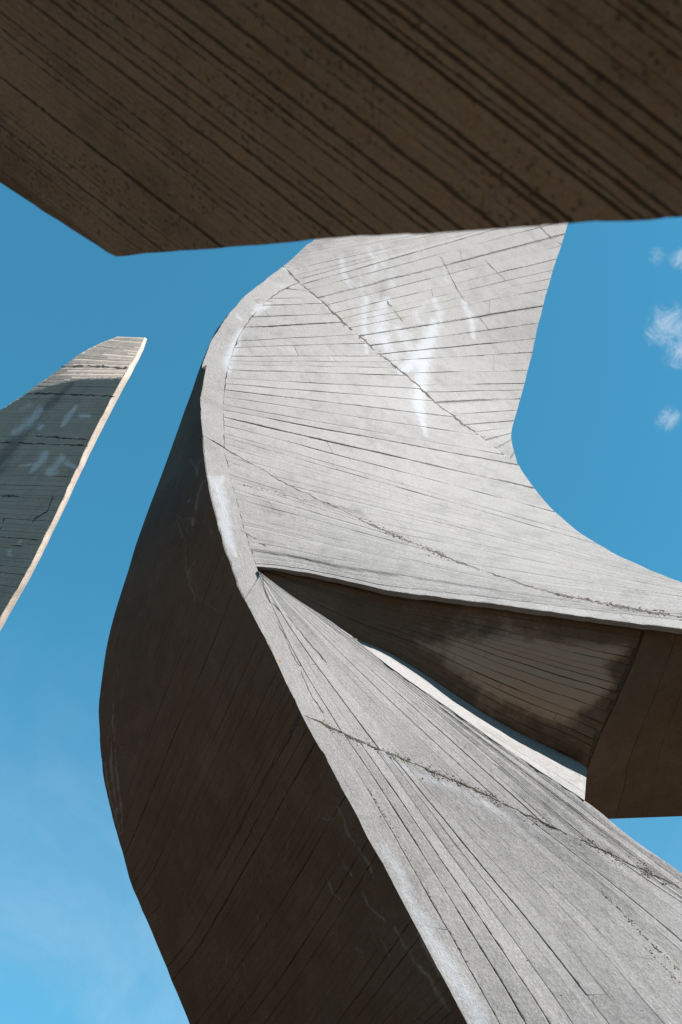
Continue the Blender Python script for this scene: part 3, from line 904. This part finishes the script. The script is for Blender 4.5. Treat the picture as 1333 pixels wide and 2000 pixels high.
CR = [
    (J1[4:290], 2.6, wing), (J2[0:110], 1.6, wing), (J2[110:240], 2.2, wing), (J2[232:300], 4.5, wing), (J2[300:330], 2.0, wing),
    (J3[4:60], 3.0, limb), (J3[60:380], 1.8, limb),
    ([(756, 588), (775, 612), (795, 640)], 1.8, wing), ([(495, 1050), (512, 1060), (524, 1072)], 3.8, wing), ([(470, 1035), (495, 1050)], 1.3, wing),
    ([(512, 1130), (522, 1165), (545, 1190), (562, 1203)], 2.4, limb), ([(562, 1203), (600, 1250), (640, 1295)], 1.5, limb),
    ([(543, 1215), (560, 1250), (578, 1290), (590, 1300), (625, 1296)], 1.0, limb), ([(588, 1310), (605, 1350), (632, 1392)], 1.0, limb),
    ([(1050, 436), (1075, 462), (1098, 478)], 1.6, wing), ([(860, 500), (900, 575), (930, 610), (960, 650)], 0.9, wing), ([(945, 505), (985, 545), (1008, 560)], 0.9, wing),
    ([(500, 585), (540, 590), (560, 600)], 0.8, wing), ([(488, 575), (512, 600), (530, 620)], 0.7, wing),
]
for i, (p, w, par) in enumerate(CR):
    ribbon('crack', p, w, LIMB if par is limb else FRONT, par, M_CRACK, 0.003, i + 1, jag=0.6)
for i, p in enumerate([INNER[2:150], INNER[150:298]]):
    ribbon('crack', p, 1.3, FRONT, wing, M_CRACK, 0.003, 40 + i, jag=0.8)
ribbon('crack', [(588, 1396), (560, 1450), (525, 1510), (463, 1627), (420, 1705)], [4, 4, 3, 3, 2], SIDE, flank, M_CRACK, 0.003, 60, jag=0.5)

r2 = np.random.default_rng(12)
RT = [(372, 930, 45, 90), (395, 1040, 40, 120), (350, 1050, 45, 110), (600, 1600, 70, 60), (520, 1620, 60, 80), (690, 1700, 60, 110), (480, 1850, 80, 90), (225, 1400, 10, 140)]
for i, (cx, cy, sx, sy) in enumerate(RT):
    for j in range(6):
        x = cx + r2.uniform(-sx, sx); y = cy + r2.uniform(-sy, sy)
        e1x = E1[np.argmin(abs(E1[:, 1] - y) + (E1[:, 1] < 500) * 9999), 0]; e0x = E0[np.argmin(abs(E0[:, 1] - y)), 0]
        if not (e0x + 12 < x < e1x - 25):
            continue
        pl_ = [(x, y)]
        dx = r2.uniform(-0.45, 0.45)
        for q in range(r2.integers(2, 5)):
            dx += r2.uniform(-0.5, 0.5)
            x += dx * 12; y += r2.uniform(8, 18)
            k_ = np.argmin(abs(E0[:, 1] - y))
            x = max(x, E0[k_, 0] + 14)
            pl_.append((x, y))
        ribbon('dried_root', pl_, r2.uniform(0.7, 1.3), SIDE, flank, M_ROOT, 0.003, 200 + i * 10 + j, jag=0.4)

# ================================================================== the tapering pylon on the left
class Plane:
    """distance to a plane n.P = k along each view ray"""
    def __init__(self, n, k):
        self.n = np.array(n, float); self.k = k
    def __call__(self, px, py):
        r = rays(px, py)
        return (self.k - self.n @ CAM) / (r @ self.n)
class Bent(Plane):
    """the pylon's face: a plane that bends back above and to the left of a curved crease"""
    crease = smooth([(-700, 1290), (-420, 1078), (-260, 975), (-110, 880), (-30, 822), (30, 786), (80, 764), (130, 749), (180, 743), (250, 742), (320, 744)], 160)
    def __call__(self, px, py):
        px = np.asarray(px, float); py = np.asarray(py, float)
        c = self.crease
        q = np.stack([px, py], -1)
        dd = np.linalg.norm(q[..., None, :] - c, axis=-1)
        i = np.argmin(dd, -1)
        below = py > np.interp(px, c[:, 0], c[:, 1])
        sd = np.where(below, -dd.min(-1), dd.min(-1))
        bend = np.where(sd > 6, sd - 3, np.where(sd > 0, sd * sd / 12.0, 0.0))
        return super().__call__(px, py) + 0.0145 * bend
PN = np.array([-0.60, -0.80, -0.02])
PYL = Bent(PN, PN @ np.array([-2.5, 6.6, 12.0]))
pyl = empty('tapered_pylon', 'tall tapering concrete pylon at left, grey in shadow below its bright tip', 'pylon')
PR = rough(smooth([(281, 659), (271, 684), (250, 719), (233, 750), (175, 859), (150, 915), (105, 1013), (52, 1118), (0, 1207), (-100, 1380), (-240, 1620)], 200), 1.0, 0.06, 20)
PR2 = rough(smooth([(285, 659), (281, 675), (268, 708), (249, 745), (190, 858), (165, 908), (118, 1005), (66, 1112), (5, 1225), (-88, 1390), (-225, 1630)], 200), 0.8, 0.06, 22)
PL = rough(smooth([(229, 658), (186, 675), (158, 691), (122, 717), (70, 754), (42, 775), (0, 801), (-110, 868), (-260, 960), (-420, 1060), (-800, 1330)], 200), 1.0, 0.05, 21)
PG = fan(PL, PR, [((229, 658), (281, 659)), ((186, 675), (271, 684)), ((122, 717), (252, 717)), ((70, 754), (230, 755)), ((0, 801), (205, 803)), ((-110, 868), (172, 866)), ((-260, 960), (122, 975)), ((-420, 1060), (60, 1100)), ((-800, 1330), (-240, 1620))], 120, 60)
pcore = core('shaft', [(PG, PYL, (-0.07, 0.22, 0.30), 0.03)], pyl, M_PYL)
boards(PG, PYL, lambda t: 12, pcore, M_PYL, seed=20, gap=(0.5, 3.2), cell=5, split=0.25, relief=0.006, wob=0.5, depth=0.035)
def PSF(px, py):
    """the pylon's narrow side: falls back from the front arris"""
    q = np.stack([np.asarray(px, float), np.asarray(py, float)], -1)
    i = np.argmin(np.linalg.norm(q[..., None, :] - (PR + PR2) / 2, axis=-1), -1)
    ax = PR2[i] - PR[i]
    f = np.clip(((q - PR[i]) * ax).sum(-1) / (ax * ax).sum(-1), 0, 1.1)
    return PYL(PR[:, 0], PR[:, 1])[i] + 0.34 * f
PR2 = PR + (PR2 - PR) * 0.5
PS = np.array([PR * (1 - f) + PR2 * f for f in np.linspace(0, 1, 5)])
pside = core('side_face', [(PS, PSF, (0.0, 0.10, 0.13), 0.012)], pyl, M_PYL)
boards(PS, PSF, 400, pside, M_PYL, name='edge_band', seed=21, cell=5, split=0, depth=0.01, relief=0.001)

for i, (p, w) in enumerate([([(120, 716), (180, 715), (250, 719)], 3.0), ([(50, 768), (130, 770), (225, 774)], 1.8), ([(0, 865), (60, 866), (120, 868), (172, 871)], 2.6), ([(70, 852), (120, 855), (175, 859)], 2.2),
                            ([(105, 968), (98, 985), (90, 1000), (70, 1012), (62, 1020)], 1.6), ([(20, 1065), (45, 1066)], 1.5), ([(0, 968), (40, 970)], 1.6), ([(0, 1048), (50, 1052), (78, 1054)], 1.6), ([(10, 1010), (2, 1030), (-8, 1045)], 1.5)]):
    ribbon('crack', p, w, PYL, pcore, M_CRACK, 0.004, 300 + i, jag=0.7)
def pylon_foot():
    a = place(np.array(-800.), np.array(1330.), np.array(float(PYL(-800, 1330)))); b = place(np.array(-240.), np.array(1620.), np.array(float(PYL(-240, 1620))))
    V = []
    for p in (a, b):
        V += [p + np.array([0, 0.03, 0.05]), p + np.array([-0.03, 0.45, 0.05])]
    ends = []
    for p, c, i in ((a, PL, 175), (b, PR, 175)):
        q = place(np.array(c[i, 0]), np.array(c[i, 1]), np.array(float(PYL(*c[i]))))
        t = (p - q) / np.linalg.norm(p - q)
        ends.append(p + t * min(30.0, (p[2] + 0.2) / max(0.25, -t[2])))
    for e in ends:
        V += [np.array([e[0], e[1] + 0.03, -0.2]), np.array([e[0] - 0.03, e[1] + 0.45, -0.2])]
    F = [(0, 2, 6, 4), (1, 5, 7, 3), (0, 4, 5, 1), (2, 3, 7, 6), (0, 1, 3, 2), (4, 6, 7, 5)]
    link('foot', V, F, M_PYL, pyl, smooth_=False)
pylon_foot()

# ================================================================== the slab overhead
SLB = Field([(225, 500, 4.2), (1333, 425, 2.35), (0, 355, 4.45), (1333, 0, 2.05), (0, 0, 3.75)])
pc = [np.array(place(np.array(float(x)), np.array(float(y)), np.array(float(d)))) for x, y, d in ((225, 500, 4.2), (1333, 425, 2.35), (0, 10, 3.75))]
sn = np.cross(pc[1] - pc[0], pc[2] - pc[0]); sn /= np.linalg.norm(sn)
SLBP = Plane(sn, sn @ pc[0])
sl = empty('leaning_arm', 'dark brown rough board-marked concrete arm overhead across the top', 'concrete arm')
SA = rough(smooth([(-700, -80), (-330, 145), (0, 356), (120, 434), (190, 480), (212, 494), (228, 500), (248, 499)], 160), 1.2, 0.05, 30)
SB = rough(smooth([(248, 499), (300, 493), (420, 485), (560, 474), (700, 461), (860, 455), (1000, 445), (1160, 433), (1250, 432), (1333, 423), (1600, 403), (1900, 380)], 300), 1.6, 0.05, 31)
LOW = np.concatenate([SA, SB[1:]])
UP = LOW + 0
def slab_grid():
    # rulings run from the lower edge up and to the left, slope about 0.77
    G = []
    slope = np.array([-1.0, -0.77])
    for i in np.linspace(0, len(LOW) - 1, 150):
        p = LOW[int(i)]
        L_ = (p[1] + 260) / 0.77 if p[1] > -200 else 100
        G.append(np.array([p + slope * L_ * f for f in np.linspace(0, 1, 70)]))
    return np.array(G)
SG = slab_grid()
score = core('underside', [(SG, SLBP, (0.1, 0.25, 0.7), 0.012)], sl, M_SLAB)
boards(SG[2:], SLBP, lambda t: np.interp(t, [0, 0.22, 0.34, 0.5, 0.7, 1], [10, 9, 12, 20, 34, 50]), score, M_SLAB, seed=30, gap=(0.0, 1.3), cell=9, split=0.3, relief=0.003, depth=0.010, vary=0.3, wob=2.5, tilt=0.002, jw=9.0, busy=4.0)

def arm_foot():
    # the arm goes on past the picture, down to the ground
    P = lambda q: place(np.array(q[0]), np.array(q[1]), np.array(float(SLBP(q[0], q[1]))))
    a, b = P(SG[-1, 0]), P(SG[-1, -1])
    u = P(SG[-1, 0]) - P(SG[-40, 0])
    u /= np.linalg.norm(u)
    th = np.array([0.1, 0.25, 0.7])
    V = []
    for p in (a, b, b + th, a + th):
        V += [p - u * 0.02, p + u * (p[2] + 0.3) / max(0.2, -u[2])]
    F = [(0, 2, 3, 1), (2, 4, 5, 3), (4, 6, 7, 5), (6, 0, 1, 7), (0, 6, 4, 2), (1, 3, 5, 7)]
    link('foot', V, F, M_SLAB, sl, smooth_=False)
arm_foot()

# ================================================================== sky: thin clouds
def clouds():
    tc = WN('ShaderNodeTexCoord')
    vec = tc.outputs['Generated']
    def m_(op, a, b=None):
        q = WN('ShaderNodeMath', operation=op)
        for i, v in enumerate((a, b)):
            if v is None: continue
            if hasattr(v, 'links'): nt.links.new(v, q.inputs[i])
            else: q.inputs[i].default_value = v
        return q.outputs[0]
    def rng_(v, a, b, lo=0., hi=1.):
        q = WN('ShaderNodeMapRange', interpolation_type='SMOOTHSTEP')
        nt.links.new(v, q.inputs[0])
        for i, x in enumerate((a, b, lo, hi)): q.inputs[i + 1].default_value = x
        return q.outputs[0]
    def nz(sc, det, rgh, dist=0.):
        q = WN('ShaderNodeTexNoise')
        q.inputs['Scale'].default_value = sc; q.inputs['Detail'].default_value = det
        q.inputs['Roughness'].default_value = rgh; q.inputs['Distortion'].default_value = dist
        nt.links.new(vec, q.inputs['Vector'])
        return q.outputs['Fac']
    puffs = [(1310, 640, 0.024, 0.8), (1330, 505, 0.013, 0.7), (1285, 500, 0.010, 0.5), (1306, 818, 0.013, 0.75), (1335, 680, 0.020, 0.75), (1275, 655, 0.012, 0.5)]
    dirs = [(direction(x, y), r, s) for x, y, r, s in puffs]
    rq = np.random.default_rng(3)
    for _ in range(9):          # the same small puffs elsewhere round the sky
        a = rq.uniform(0.6, 5.6); e = rq.uniform(0.35, 1.1)
        dirs.append((np.array([math.cos(e) * math.sin(a), math.cos(e) * math.cos(a), math.sin(e)]), rq.uniform(0.02, 0.04), 0.9))
    acc = None
    for dv, r, s in dirs:
        dn = WN('ShaderNodeVectorMath', operation='DISTANCE')
        nt.links.new(vec, dn.inputs[0])
        dn.inputs[1].default_value = tuple(dv)
        f = m_('MULTIPLY', rng_(dn.outputs['Value'], r * 1.5, 0.0), s)
        acc = f if acc is None else m_('MAXIMUM', acc, f)
    wis = nz(55, 10, 0.72, 0.8)
    puff = rng_(m_('ADD', acc, m_('MULTIPLY', m_('SUBTRACT', wis, 0.5), 2.2)), 0.1, 1.2)
    puff = m_('MULTIPLY', puff, rng_(acc, 0.02, 0.35))
    sep = WN('ShaderNodeSeparateXYZ')
    nt.links.new(vec, sep.inputs[0])
    low = rng_(sep.outputs[2], 0.72, 0.38)           # thin veil towards the horizon
    veil = m_('MULTIPLY', m_('MULTIPLY', rng_(nz(3.2, 8, 0.62, 0.6), 0.40, 0.72), low), 0.22)
    fac = m_('MINIMUM', m_('ADD', m_('MULTIPLY', puff, 0.5), m_('ADD', veil, m_('MULTIPLY', low, 0.05))), 1.0)
    mx = WN('ShaderNodeMix', data_type='RGBA')
    nt.links.new(fac, mx.inputs[0])
    nt.links.new(SKY_OUT, mx.inputs[6])
    mx.inputs[7].default_value = (3.3, 3.55, 3.8, 1)
    nt.links.new(mx.outputs[2], bg.inputs['Color'])
clouds()
print('boards', BOARD_COUNT[0], 'tris', sum(len(o.data.polygons) * 2 for o in SC.objects if o.type == 'MESH'))
